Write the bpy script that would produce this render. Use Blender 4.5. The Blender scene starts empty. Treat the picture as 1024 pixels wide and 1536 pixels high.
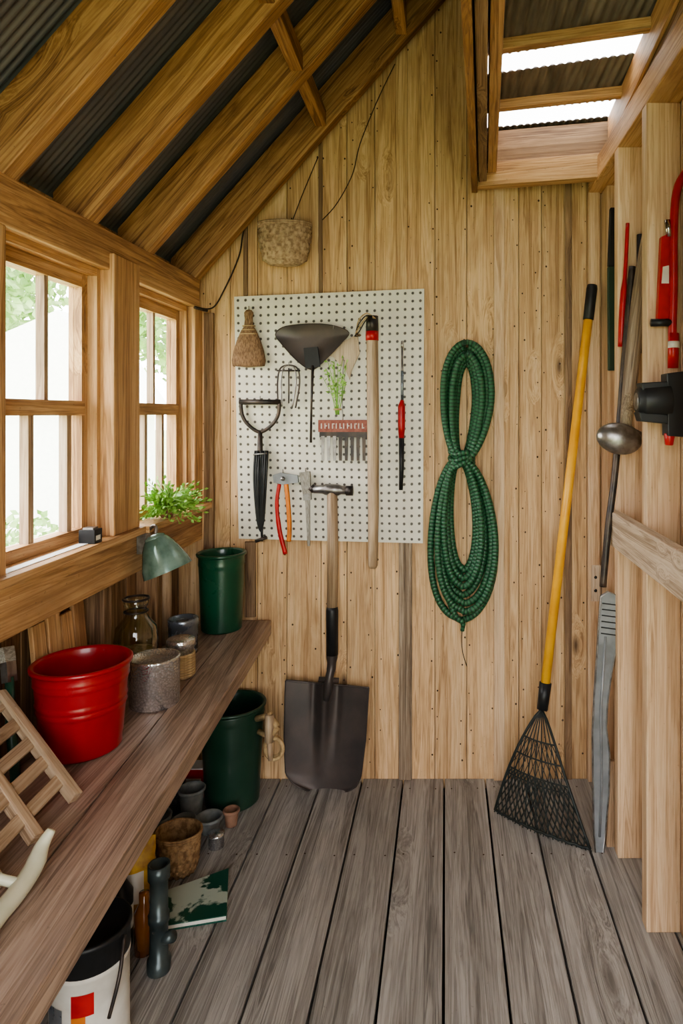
import bpy, bmesh, math, random
from mathutils import Vector, Matrix, noise
random.seed(7)
EYE=1.37; F=1024.0
sc=bpy.context.scene
# survey helper: bearing/elevation readings taken from the door at eye height, y = true distance into the shed
def P(u,v,y): return Vector(((u-668)*y/F, y, EYE-(v-620)*y/F))

# ---------------------------------------------------------------- materials
def newmat(name):
    m=bpy.data.materials.new(name); m.use_nodes=True
    nt=m.node_tree; b=nt.nodes['Principled BSDF']
    return m,nt,b
def N(nt,t,**kw):
    n=nt.nodes.new(t)
    for k,v in kw.items(): setattr(n,k,v)
    return n
def ramp(nt,fac,stops):
    r=N(nt,'ShaderNodeValToRGB'); el=r.color_ramp.elements
    while len(el)<len(stops): el.new(0.5)
    for e,(p,c) in zip(el,stops):
        e.position=p; e.color=(*c,1) if len(c)==3 else c
    nt.links.new(fac,r.inputs[0]); return r.outputs[0]
def math_(nt,op,a,b=None,c=None):
    n=N(nt,'ShaderNodeMath',operation=op)
    for i,x in enumerate((a,b,c)):
        if x is None: continue
        if isinstance(x,(int,float)): n.inputs[i].default_value=x
        else: nt.links.new(x,n.inputs[i])
    return n.outputs[0]
def mixc(nt,fac,a,b,mode='MIX'):
    n=N(nt,'ShaderNodeMix',data_type='RGBA',blend_type=mode)
    for s,x in ((n.inputs[0],fac),(n.inputs[6],a),(n.inputs[7],b)):
        if isinstance(x,(int,float)): s.default_value=x
        elif isinstance(x,tuple): s.default_value=(*x,1)
        else: nt.links.new(x,s)
    return n.outputs[2]
def gcvec(nt,rand=True):
    a=N(nt,'ShaderNodeAttribute',attribute_name='gc')
    if not rand: return a.outputs['Vector'],None
    g=N(nt,'ShaderNodeNewGeometry')
    ad=N(nt,'ShaderNodeVectorMath',operation='MULTIPLY_ADD')
    cb=N(nt,'ShaderNodeCombineXYZ')
    for i in range(3): nt.links.new(g.outputs['Random Per Island'],cb.inputs[i])
    ad.inputs[1].default_value=(7.3,5.1,9.7)
    nt.links.new(cb.outputs[0],ad.inputs[0]); nt.links.new(a.outputs['Vector'],ad.inputs[2])
    return ad.outputs[0],g.outputs['Random Per Island']
def scaled(nt,vec,s):
    m=N(nt,'ShaderNodeVectorMath',operation='MULTIPLY'); m.inputs[1].default_value=s
    nt.links.new(vec,m.inputs[0]); return m.outputs[0]
def noise_(nt,vec,scale,detail=4,dist=0,rough=.55):
    n=N(nt,'ShaderNodeTexNoise'); n.inputs['Scale'].default_value=scale
    n.inputs['Detail'].default_value=detail; n.inputs['Distortion'].default_value=dist
    n.inputs['Roughness'].default_value=rough
    nt.links.new(vec,n.inputs['Vector']); return n.outputs['Fac']
def bump(nt,b,h,s,d=.01):
    n=N(nt,'ShaderNodeBump'); n.inputs['Strength'].default_value=s; n.inputs['Distance'].default_value=d
    nt.links.new(h,n.inputs['Height']); nt.links.new(n.outputs[0],b.inputs['Normal'])
def mrange(nt,x,a,b,c,d):
    n=N(nt,'ShaderNodeMapRange')
    for i,k in enumerate((a,b,c,d)): n.inputs[i+1].default_value=k
    nt.links.new(x,n.inputs[0]); return n.outputs[0]
def wood(name,dark,mid,light,var=.2,rough=.6,knots=.5,grain=1.0,bmp=.35,knotcol=(.06,.025,.01),stain=.0,ks=(9,9,2.6),grime=(.10,.06,.035)):
    m,nt,b=newmat(name); v,rnd=gcvec(nt)
    vo=N(nt,'ShaderNodeTexVoronoi'); vo.inputs['Scale'].default_value=1
    nt.links.new(scaled(nt,v,ks),vo.inputs['Vector'])
    sep=N(nt,'ShaderNodeSeparateColor'); nt.links.new(vo.outputs['Color'],sep.inputs[0])
    on=math_(nt,'GREATER_THAN',sep.outputs[0],1-knots*.5)
    push=math_(nt,'MULTIPLY',mrange(nt,vo.outputs['Distance'],0,.42,.055,0),on)
    cb=N(nt,'ShaderNodeCombineXYZ'); nt.links.new(push,cb.inputs[0]); nt.links.new(push,cb.inputs[1])
    va=N(nt,'ShaderNodeVectorMath',operation='ADD'); nt.links.new(v,va.inputs[0]); nt.links.new(cb.outputs[0],va.inputs[1]); v2=va.outputs[0]
    n1=noise_(nt,scaled(nt,v2,(30*grain,30*grain,1.1)),1,5,.5)
    ln=math_(nt,'FRACT',math_(nt,'MULTIPLY',n1,9))
    ln=math_(nt,'MULTIPLY',math_(nt,'ABSOLUTE',math_(nt,'SUBTRACT',ln,.5)),2)
    n2=noise_(nt,scaled(nt,v2,(190*grain,190*grain,6)),1,4,0,.7)
    f=math_(nt,'ADD',math_(nt,'MULTIPLY',n1,.55),math_(nt,'MULTIPLY',n2,.30))
    f=math_(nt,'ADD',f,math_(nt,'MULTIPLY',ln,.15))
    col=ramp(nt,f,[(.35,dark),(.5,mid),(.63,light)])
    n3=noise_(nt,scaled(nt,v,(5,5,1.6)),1,6,.6,.65)
    if stain>0:
        col=mixc(nt,mrange(nt,n3,.5,.70,0,stain),col,dark)
        n4=noise_(nt,scaled(nt,v,(45,45,2.2)),1,5,.3,.7)
        g=math_(nt,'MULTIPLY',mrange(nt,n4,.58,.74,0,1),mrange(nt,n3,.40,.6,.15,1))
        col=mixc(nt,math_(nt,'MULTIPLY',g,min(1,stain*1.2)),col,grime)
        n5=noise_(nt,scaled(nt,v,(130,130,90)),1,2,0,.5)
        col=mixc(nt,mrange(nt,n5,.70,.76,0,.6*stain),col,grime)
    if knots>0:
        k=mrange(nt,vo.outputs['Distance'],.05,.17,1,0)
        col=mixc(nt,math_(nt,'MULTIPLY',math_(nt,'MULTIPLY',k,on),.85),col,knotcol)
    hs=N(nt,'ShaderNodeHueSaturation')
    nt.links.new(math_(nt,'MULTIPLY_ADD',rnd,2*var,1-var),hs.inputs['Value']); nt.links.new(col,hs.inputs['Color'])
    nt.links.new(hs.outputs[0],b.inputs['Base Color'])
    b.inputs['Roughness'].default_value=rough
    bump(nt,b,f,bmp,.004)
    return m
def pbr(name,col,rough=.5,metal=0,col2=None,scale=20,bmp=0,lo=.4,hi=.62,stretch=(1,1,1),coat=0,trans=0,ior=1.45):
    m,nt,b=newmat(name)
    b.inputs['Base Color'].default_value=(*col,1); b.inputs['Roughness'].default_value=rough
    b.inputs['Metallic'].default_value=metal; b.inputs['Coat Weight'].default_value=coat
    b.inputs['Transmission Weight'].default_value=trans; b.inputs['IOR'].default_value=ior
    v,_=gcvec(nt,False)
    c2=col2 or tuple(c*.75 for c in col)
    n=noise_(nt,scaled(nt,v,stretch),scale,5,.2)
    nt.links.new(ramp(nt,n,[(lo,col),(hi,c2)]),b.inputs['Base Color'])
    r=math_(nt,'MULTIPLY_ADD',n,.25,rough-.12); nt.links.new(r,b.inputs['Roughness'])
    if bmp: bump(nt,b,n,bmp,.003)
    return m

M_pine=wood('pine_boards',(.33,.185,.085),(.58,.375,.195),(.70,.495,.29),var=.08,knots=.35,stain=.55,bmp=.45,ks=(10,10,3.2))
M_pineR=wood('pine_studs',(.40,.245,.135),(.62,.43,.265),(.72,.54,.36),var=.08,knots=.25,stain=.35)
M_frame=wood('window_wood',(.25,.125,.055),(.52,.30,.14),(.64,.41,.22),var=.12,knots=.6,stain=.6,bmp=.5)
M_raft=wood('rafter_wood',(.13,.055,.02),(.34,.17,.065),(.50,.285,.125),var=.16,knots=.8,stain=.65,bmp=.6)
M_floor=wood('floor_weathered',(.15,.14,.13),(.325,.305,.285),(.45,.43,.41),var=.11,knots=.35,stain=.5,rough=.52,bmp=1.0,knotcol=(.07,.06,.05),ks=(7,7,1.6),grime=(.08,.07,.06))
M_shelf=wood('shelf_wood',(.15,.10,.075),(.35,.25,.195),(.48,.365,.30),var=.06,knots=.25,stain=.5,rough=.38,bmp=.6,grime=(.08,.055,.04))
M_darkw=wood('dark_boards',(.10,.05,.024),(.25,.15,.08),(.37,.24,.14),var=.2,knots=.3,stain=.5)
M_rail=wood('raw_rail',(.30,.21,.14),(.56,.44,.32),(.66,.55,.42),var=.05,knots=.9,stain=.4,knotcol=(.14,.09,.055),ks=(16,16,7),bmp=.8)
M_handle=wood('handle_wood',(.22,.145,.085),(.42,.30,.195),(.54,.415,.285),var=.1,knots=0,stain=.5,rough=.5)
M_greybat=wood('grey_batten',(.10,.065,.04),(.30,.22,.15),(.48,.38,.28),var=.1,knots=.3,grain=2.2,stain=.6,bmp=1.0)
M_rackw=wood('rack_wood',(.22,.14,.08),(.42,.30,.20),(.54,.42,.30),var=.15,knots=0,stain=.5)
M_gap=pbr('dark_gap',(.02,.013,.009),.9)
M_nail=pbr('nail_rust',(.07,.037,.018),.6,.3)
M_corr=pbr('corrugated_dark',(.105,.11,.125),.36,.4,(.18,.175,.17),2,0,.35,.7,(1,8,1))
M_corr2=pbr('corrugated_grey',(.24,.21,.17),.5,.1,(.11,.095,.08),5,0,.35,.7,(8,1,1))
M_iron=pbr('dark_iron',(.045,.04,.04),.42,.6,(.10,.075,.06),14,.2)
M_shov=pbr('shovel_steel',(.070,.060,.058),.40,.45,(.105,.083,.075),9,.15,.35,.7)
M_steel=pbr('worn_steel',(.34,.33,.32),.35,.9,(.18,.16,.15),25,.2)
M_black=pbr('black_rubber',(.016,.017,.019),.45)
M_net=pbr('rake_net_black',(.018,.024,.022),.5)
M_yellow=pbr('yellow_paint',(.80,.43,.05),.35,0,(.70,.34,.04),8,0)
M_red=pbr('red_plastic',(.34,.006,.014),.30,0,(.27,.004,.009),5,0,coat=.3)
M_red2=pbr('red_paint',(.46,.015,.015),.35)
M_brick=pbr('brick_red',(.20,.045,.03),.5,0,(.30,.10,.07),70,.1)
M_orange=pbr('orange_grip',(.65,.20,.03),.4)
M_green=pbr('green_plastic',(.010,.075,.038),.3,0,(.008,.055,.030),6,0,coat=.3)
M_dgreen=pbr('dark_green_plastic',(.012,.042,.026),.36,0,(.02,.055,.035),6,coat=.2)
M_bluegr=pbr('weathered_grey_steel',(.28,.295,.31),.42,.4,(.19,.20,.21),10,.2)
M_pipe=pbr('dark_pipe',(.045,.06,.062),.32,.4,(.08,.10,.10),12,.2)
M_bristle=pbr('bristle_grey',(.36,.34,.30),.8,0,(.20,.18,.15),60,.5,stretch=(6,6,1))
M_brown=pbr('brown_bristle',(.14,.08,.045),.85,0,(.28,.17,.10),70,.9,stretch=(4,4,1))
M_wick=pbr('wicker',(.46,.33,.21),.7,0,(.26,.17,.10),60,.5)
M_wick2=pbr('wicker_dark',(.38,.24,.12),.7,0,(.18,.10,.045),60,.5)
M_cream=pbr('cream_plastic',(.62,.62,.48),.4,0,(.52,.54,.40),12)
M_white=pbr('white_label',(.68,.66,.60),.45,0,(.57,.54,.48),14)
M_paper=pbr('magazine_cover',(.015,.08,.055),.3,0,(.45,.52,.45),9,0,.52,.55)
M_yelbag=pbr('yellow_bag',(.66,.40,.05),.5,0,(.34,.17,.04),16,.3)
M_pot=pbr('grey_pot',(.22,.23,.22),.6,0,(.12,.13,.13),20,.2)
M_clay=pbr('clay',(.32,.18,.12),.7)
M_amber=pbr('amber_glass',(.20,.07,.015),.12,0,(.13,.04,.01),10,coat=.5)
M_stuff=pbr('jar_contents',(.20,.15,.08),.8,0,(.36,.29,.18),60,.5)
M_shade=pbr('green_shade',(.10,.17,.14),.18,.3,(.22,.32,.28),14)
M_chrome=pbr('chrome',(.6,.6,.6),.2,1)
M_blue=pbr('blue_tin',(.18,.22,.27),.28,.65,(.36,.38,.40),14)
M_leaf=pbr('leaf_green',(.17,.36,.06),.5,0,(.32,.55,.12),30)
M_tree=pbr('tree_leaves',(.20,.36,.10),.6,0,(.40,.54,.24),2)
M_trunk=pbr('bark',(.12,.09,.06),.9)
M_grass=pbr('lawn',(.40,.50,.24),.9,0,(.60,.66,.42),3)
M_tent=pbr('white_canvas',(.92,.92,.90),.7,0,(.86,.86,.85))
M_cord=pbr('cord',(.05,.035,.025),.8)
M_twine=pbr('twine',(.50,.36,.19),.8,0,(.33,.22,.11),60,.5)
# hammered galvanised metal
M_galv,nt,b=newmat('galvanised'); v,_=gcvec(nt,False)
vo=N(nt,'ShaderNodeTexVoronoi'); vo.inputs['Scale'].default_value=170; nt.links.new(v,vo.inputs['Vector'])
nt.links.new(ramp(nt,vo.outputs['Distance'],[(.1,(.88,.88,.90)),(.7,(.62,.63,.65))]),b.inputs['Base Color'])
b.inputs['Metallic'].default_value=.9; b.inputs['Roughness'].default_value=.24; bump(nt,b,vo.outputs['Distance'],.5,.002)
# hose with ribs
M_hose,nt,b=newmat('green_hose'); v,_=gcvec(nt,False)
sp=N(nt,'ShaderNodeSeparateXYZ'); nt.links.new(v,sp.inputs[0])
fr=math_(nt,'FRACT',math_(nt,'MULTIPLY',sp.outputs[2],75))
tri=math_(nt,'ABSOLUTE',math_(nt,'SUBTRACT',fr,.5))
nt.links.new(ramp(nt,tri,[(.06,(.006,.030,.014)),(.26,(.030,.120,.055))]),b.inputs['Base Color'])
b.inputs['Roughness'].default_value=.42; bump(nt,b,tri,.8,.004)
# pegboard: grid of holes
M_peg,nt,b=newmat('pegboard_white'); v,_=gcvec(nt,False)
sp=N(nt,'ShaderNodeSeparateXYZ'); nt.links.new(v,sp.inputs[0])
fx=math_(nt,'SUBTRACT',math_(nt,'FRACT',sp.outputs[0]),.5); fy=math_(nt,'SUBTRACT',math_(nt,'FRACT',sp.outputs[1]),.5)
d=math_(nt,'SQRT',math_(nt,'ADD',math_(nt,'MULTIPLY',fx,fx),math_(nt,'MULTIPLY',fy,fy)))
nz=noise_(nt,v,.25,3)
base=ramp(nt,nz,[(.3,(.74,.71,.62)),(.7,(.62,.59,.51))])
hl=mrange(nt,d,.14,.22,1,0)
nt.links.new(mixc(nt,hl,base,(.07,.06,.05)),b.inputs['Base Color']); b.inputs['Roughness'].default_value=.45
bump(nt,b,math_(nt,'MULTIPLY',hl,-1),.4,.003)
# glass
def thin(name,col,mixf,kind='ShaderNodeBsdfGlossy',fres=False):
    m=bpy.data.materials.new(name); m.use_nodes=True; nt=m.node_tree; nt.nodes.remove(nt.nodes['Principled BSDF'])
    t=N(nt,'ShaderNodeBsdfTransparent'); t.inputs[0].default_value=(*col,1); g=N(nt,kind)
    if 'Roughness' in g.inputs: g.inputs['Roughness'].default_value=.04
    mx=N(nt,'ShaderNodeMixShader'); mx.inputs[0].default_value=mixf
    if fres:
        l=N(nt,'ShaderNodeLayerWeight'); l.inputs[0].default_value=.45
        nt.links.new(mrange(nt,l.outputs['Facing'],0,1,.10,.8),mx.inputs[0])
    nt.links.new(t.outputs[0],mx.inputs[1]); nt.links.new(g.outputs[0],mx.inputs[2]); nt.links.new(mx.outputs[0],nt.nodes['Material Output'].inputs[0]); return m
M_pane=thin('window_glass',(1,1,1),.04)
M_poly=thin('clear_roof_sheet',(1,1,1),.5,'ShaderNodeBsdfTranslucent')
M_glassd=thin('jar_glass',(.88,.91,.80),.1,fres=True)

# ---------------------------------------------------------------- mesh builder
class MB:
    def __init__(s): s.v=[];s.f=[];s.mi=[];s.sm=[];s.g=[];s.mats=[]
    def add(s,vs,fs,mat,smooth=False,g=None):
        o=len(s.v); vs=[Vector(p) for p in vs]; s.v+=vs; s.g+=[Vector(p) for p in (g or vs)]
        if mat not in s.mats: s.mats.append(mat)
        i=s.mats.index(mat)
        for f in fs: s.f.append([o+k for k in f]); s.mi.append(i); s.sm.append(smooth)
    def hexa(s,p,mat):
        p=[Vector(q) for q in p]
        es=[p[1]-p[0],p[3]-p[0],p[4]-p[0]]
        es.sort(key=lambda e:-e.length); z=es[0].normalized(); x=es[1]-z*es[1].dot(z); x.normalize(); y=z.cross(x)
        g=[(q.dot(x),q.dot(y),q.dot(z)) for q in p]
        s.add(p,[(0,3,2,1),(4,5,6,7),(0,1,5,4),(1,2,6,5),(2,3,7,6),(3,0,4,7)],mat,False,g)
    def box(s,x0,x1,y0,y1,z0,z1,mat):
        s.hexa([(x0,y0,z0),(x1,y0,z0),(x1,y1,z0),(x0,y1,z0),(x0,y0,z1),(x1,y0,z1),(x1,y1,z1),(x0,y1,z1)],mat)
    def beam(s,a,b,w,h,mat,up=(0,0,1),w2=None,h2=None):
        a=Vector(a);b=Vector(b);d=(b-a).normalized();up=Vector(up)
        x=d.cross(up)
        if x.length<1e-4: x=d.cross(Vector((0,1,0)))
        x.normalize(); u=x.cross(d).normalized(); w2=w2 or w; h2=h2 or h
        q=[a+x*i*w/2+u*j*h/2 for i,j in ((-1,-1),(1,-1),(1,1),(-1,1))]+[b+x*i*w2/2+u*j*h2/2 for i,j in ((-1,-1),(1,-1),(1,1),(-1,1))]
        s.hexa(q,mat)
    def tube(s,pts,r,mat,seg=10,closed=False,flat=1.0):
        pts=[Vector(p) for p in pts]; n=len(pts)
        if not isinstance(r,(list,tuple)): r=[r]*n
        if len(r)<n: r=list(r)+[r[-1]]*(n-len(r))
        t=[]
        for i in range(n):
            if closed: d=pts[(i+1)%n]-pts[i-1]
            else: d=pts[min(i+1,n-1)]-pts[max(i-1,0)]
            t.append(d.normalized())
        ref=Vector((0,1,0)) if abs(t[0].y)<.9 else Vector((1,0,0))
        u=(ref-t[0]*ref.dot(t[0])).normalized(); vs=[];g=[];L=0
        for i in range(n):
            u=(u-t[i]*u.dot(t[i])).normalized(); w=t[i].cross(u)
            if i: L+=(pts[i]-pts[i-1]).length
            for k in range(seg):
                a=2*math.pi*k/seg
                vs.append(pts[i]+(u*math.cos(a)*flat+w*math.sin(a))*r[i]); g.append((math.cos(a)*r[i],math.sin(a)*r[i],L))
        fs=[]
        m=n if closed else n-1
        for i in range(m):
            j=(i+1)%n
            for k in range(seg): fs.append((i*seg+k,i*seg+(k+1)%seg,j*seg+(k+1)%seg,j*seg+k))
        if not closed:
            fs.append(tuple(range(seg-1,-1,-1))); fs.append(tuple((n-1)*seg+k for k in range(seg)))
        s.add(vs,fs,mat,True,g)
    def rev(s,c,prof,mat,seg=40,sx=1,sy=1,M=None,weave=0,k=20,cap=True):
        c=Vector(c); vs=[];g=[]
        for j,(r,z) in enumerate(prof):
            for i in range(seg):
                a=2*math.pi*i/seg; rr=r
                if weave: rr=r*(1+weave*math.sin(k*a+math.pi*(j//2)))
                p=Vector((rr*math.cos(a)*sx,rr*math.sin(a)*sy,z)); g.append(p.copy())
                if M: p=M@p
                vs.append(c+p)
        fs=[]
        for j in range(len(prof)-1):
            for i in range(seg): fs.append((j*seg+i,j*seg+(i+1)%seg,(j+1)*seg+(i+1)%seg,(j+1)*seg+i))
        if prof[0][0]>1e-5 and cap: fs.append(tuple(range(seg-1,-1,-1)))
        if prof[-1][0]>1e-5 and cap: fs.append(tuple((len(prof)-1)*seg+i for i in range(seg)))
        s.add(vs,fs,mat,True,g)
    def prism(s,poly,off,mat):
        poly=[Vector(p) for p in poly]; off=Vector(off); n=len(poly)
        vs=poly+[p+off for p in poly]
        fs=[tuple(range(n)),tuple(range(2*n-1,n-1,-1))]+[(i,(i+1)%n,n+(i+1)%n,n+i) for i in range(n)]
        s.add(vs,fs,mat,False)
    def grid(s,fn,nu,nv,mat,smooth=True,gf=None):
        vs=[];g=[]
        for j in range(nv+1):
            for i in range(nu+1):
                vs.append(fn(i/nu,j/nv)); g.append(gf(i/nu,j/nv) if gf else vs[-1])
        fs=[(j*(nu+1)+i,j*(nu+1)+i+1,(j+1)*(nu+1)+i+1,(j+1)*(nu+1)+i) for j in range(nv) for i in range(nu)]
        s.add(vs,fs,mat,smooth,g)
    def leaf(s,p,d,l,w,mat):
        d=Vector(d).normalized(); a=d.cross(Vector((random.uniform(-1,1),random.uniform(-1,1),random.uniform(-1,1)))).normalized()
        s.add([p,p+d*l*.5+a*w,p+d*l,p+d*l*.5-a*w],[(0,1,2,3)],mat)
    def build(s,name,bevel=0,nonorm=False):
        me=bpy.data.meshes.new(name); me.from_pydata(s.v,[],s.f)
        for m in s.mats: me.materials.append(m)
        me.polygons.foreach_set('material_index',s.mi); me.polygons.foreach_set('use_smooth',s.sm)
        at=me.attributes.new('gc','FLOAT_VECTOR','POINT'); at.data.foreach_set('vector',[c for p in s.g for c in p])
        if not nonorm:
            bm=bmesh.new(); bm.from_mesh(me); bmesh.ops.recalc_face_normals(bm,faces=bm.faces); bm.to_mesh(me); bm.free()
        me.update()
        o=bpy.data.objects.new(name,me); sc.collection.objects.link(o)
        if bevel: md=o.modifiers.new('bevel','BEVEL'); md.width=bevel; md.segments=2; md.limit_method='ANGLE'; md.angle_limit=.7
        return o
def sm(pts,n=8,closed=False):
    pts=[Vector(p) for p in pts]; out=[]; m=len(pts)
    rng=m if closed else m-1
    for i in range(rng):
        if closed: a,b,c,d=pts[i-1],pts[i],pts[(i+1)%m],pts[(i+2)%m]
        else: a,b,c,d=pts[max(i-1,0)],pts[i],pts[i+1],pts[min(i+2,m-1)]
        for k in range(n):
            t=k/n
            out.append(.5*((2*b)+(c-a)*t+(2*a-5*b+4*c-d)*t*t+(3*b-a-3*c+d)*t**3))
    if not closed: out.append(pts[-1])
    return out
def ring(c,r,n=20,sy=1): return [Vector(c)+Vector((r*math.cos(a),r*sy*math.sin(a),0)) for a in [i*2*math.pi/n for i in range(n)]]

# ---------------------------------------------------------------- room shell
YB=2.56; Y0=-.60
def zl(x): return 1.86+1.14*(x+.9)      # underside of rafters
def zr(x): return zl(x)+.19             # underside of roof sheet
mb=MB(); w=.153
for k in range(-7,5):
    x0=-.005+k*w; mb.box(max(x0+.0034,-1.02),min(x0+w-.0034,.62),Y0,YB,-.03,0,M_floor)
    for y in (.32,.92,1.52,2.12,2.50):
        for xx in (x0+.03,x0+w-.03):
            if -.99<xx<.6: mb.rev((xx+random.uniform(-.004,.004),y+random.uniform(-.01,.01),-.001),[(0,0),(.0035,0),(.003,.0016),(0,.0018)],M_nail,8)
mb.box(-1.02,.64,Y0,YB,-.09,-.045,M_gap)
for y in (.3,.9,1.5,2.1,2.50): mb.box(-1.02,.64,y,y+.05,-.045,-.03,M_gap)
mb.build('floor',bevel=.0015)
mb=MB()
ed=[262,308,345,386,430,481,520,562,603,652,700,745,778,812,846,880,922]
for a,b_ in zip(ed[:-1],ed[1:]):
    xa=(a-668)/400+.0012; xb=(b_-668)/400-.0012
    ta=zr(xa) if xa<.1 else 2.42; tb=zr(xb) if xb<.1 else 2.42
    if xa<.1<xb: ta=zr(xa);tb=zr(.08)
    dy=random.uniform(0,.003)
    mb.hexa([(xa,YB+dy,-.09),(xb,YB+dy,-.09),(xb,YB+.02,-.09),(xa,YB+.02,-.09),(xa,YB+dy,ta),(xb,YB+dy,tb),(xb,YB+.02,tb),(xa,YB+.02,ta)],M_pine)
    for xx in (xa+.014,xb-.014):
        z=random.uniform(.05,.12)
        while z<min(ta,tb)-.1:
            if random.random()<.6:
                r=random.uniform(.0018,.0038); x=xx+random.uniform(-.009,.009)
                vs=[(x+r*math.cos(t*math.pi/4),YB+dy-.0007,z+r*1.2*math.sin(t*math.pi/4)) for t in range(8)]
                mb.add(vs,[tuple(range(8))],M_nail)
            z+=random.uniform(.05,.12)
mb.prism([(-1.04,YB+.021,-.1),(.66,YB+.021,-.1),(.66,YB+.021,2.42),(.1,YB+.021,2.42),(.1,YB+.021,zr(.1)),(-1.04,YB+.021,zr(-1.04))],(0,.01,0),M_gap)
mb.build('wall_back')
def strip(u0,u1,v0,v1,mat,name,th=.014,y=YB):
    m=MB(); m.box((u0-668)/400,(u1-668)/400,y-th,y,max(0,EYE-(v1-620)/400),EYE-(v0-620)/400,mat); m.build(name,bevel=.002)
strip(594,611,50,436,M_pine,'trim_1')
strip(598,618,812,1168,M_greybat,'trim_2',.012)
strip(740,756,283,1168,M_pineR,'trim_3',.016)
strip(478,484,190,440,M_darkw,'trim_4',.01)
strip(880,897,268,1168,M_pineR,'trim_5',.025)
strip(847,857,275,1168,M_darkw,'trim_6',.008)
strip(366,372,320,445,M_darkw,'trim_7',.012)
strip(308,322,470,945,M_darkw,'trim_8',.02)
strip(368,384,812,925,M_darkw,'trim_9',.012)
strip(756,764,283,1168,M_pine,'trim_10',.008)

mb=MB()
y=Y0
while y<YB-.01:
    y1=min(y+.105,YB)
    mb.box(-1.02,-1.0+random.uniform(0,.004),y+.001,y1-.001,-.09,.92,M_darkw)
    mb.box(-1.02,-1.0,y+.001,y1-.001,1.755,1.92,M_frame)
    if y<1.25: mb.box(-1.02,-1.0,y+.001,min(y1,1.31)-.001,.92,1.755,M_frame)
    y=y1
mb.box(-1.03,-1.021,Y0,YB,-.1,.91,M_gap)
mb.box(-1.0,-.9,Y0,2.50,1.755,1.86,M_frame)
mb.box(-.995,-.9,Y0,YB-.03,.905,1.02,M_frame)
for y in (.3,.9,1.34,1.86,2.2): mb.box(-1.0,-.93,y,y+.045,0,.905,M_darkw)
mb.box(-1.0,-.90,1.30,1.40,1.03,1.755,M_frame)
mb.box(-1.0,-.888,1.83,1.985,1.04,1.80,M_frame)
mb.box(-1.0,-.90,2.455,2.53,1.03,1.755,M_frame)
mb.build('wall_left',bevel=.003)
mb=MB(); mb.box(-1.05,-.875,1.28,1.995,1.02,1.04,M_frame); mb.box(-1.05,-.865,1.995,2.53,1.02,1.04,M_frame)
mb.box(-.9245,-.900,1.402,1.72,1.0401,1.0425,M_tent)  # white strip standing in for the bright highlight along the sill
mb.box(-1.12,-1.05,1.2,2.6,1.0,1.03,M_tent)
mb.build('window_sill',bevel=.001)
def window(name,y0,y1,upm,lom):
    mb=MB(); X0,X1=-.985,-.95; z0,z1=1.04,1.755
    mb.box(-.99,-.925,y0,y0+.018,z0,z1,M_frame); mb.box(-.99,-.925,y1-.018,y1,z0,z1,M_frame); mb.box(-.99,-.925,y0+.018,y1-.018,z1-.02,z1,M_frame)
    y0+=.018;y1-=.018
    s=.028
    mb.box(X0,X1,y0,y0+s,z0,z1-.02,M_frame); mb.box(X0,X1,y1-s,y1,z0,z1-.02,M_frame)
    mb.box(X0,X1,y0+s,y1-s,z1-.055,z1-.02,M_frame); mb.box(X0,X1+.008,y0+s,y1-s,1.365,1.402,M_frame); mb.box(X0,X1,y0+s,y1-s,z0,z0+.03,M_frame)
    for y in upm: mb.box(X0+.008,X1-.006,y-.008,y+.008,1.402,z1-.055,M_rackw)
    for y in lom: mb.box(X0+.008,X1-.006,y-.010,y+.010,z0+.03,1.365,M_rackw)
    mb.box(-.972,-.970,y0+s,y1-s,z0+.03,z1-.055,M_pane)
    mb.build(name)
window('window_1',1.40,1.83,[1.635],[1.575,1.735])
window('window_2',1.985,2.455,[2.24],[2.18,2.31])

mb=MB(); y=Y0
while y<YB-.01:
    y1=min(y+.12,YB); mb.box(.62+random.uniform(0,.003),.64,y+.0015,y1-.0015,-.09,2.42,M_pineR); y=y1
mb.box(.641,.65,Y0,YB,-.1,2.42,M_gap)
for y in (-.3,.3,.7,1.1,1.47,1.80,2.10): mb.box(.53,.62,y,y+.045,0,2.19,M_pineR)
mb.box(.58,.62,2.45,2.555,0,2.19,M_pineR)
mb.box(.53,.62,Y0,2.55,2.19,2.27,M_frame)
mb.build('wall_right',bevel=.003)
mb=MB(); mb.box(.497,.528,Y0,2.095,.972,1.075,M_rail); mb.build('trim_11',bevel=.004)
# unseen front wall with a doorway, added to cut the light from the front
mb=MB(); x=-1.02
while x<.63:
    x1=min(x+.12,.64); top=(zr(x) if x1<.1 else 2.41); z0=-.09
    if x1>-.50 and x<.46: z0=2.12
    if top>z0: mb.hexa([(x+.001,Y0-.02,z0),(x1-.001,Y0-.02,z0),(x1-.001,Y0,z0),(x+.001,Y0,z0),(x+.001,Y0-.02,top),(x1-.001,Y0-.02,top if x1>=.1 else zr(x1)),(x1-.001,Y0,top if x1>=.1 else zr(x1)),(x+.001,Y0,top)],M_pine)
    x=x1
mb.build('wall_front_light_block')

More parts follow.
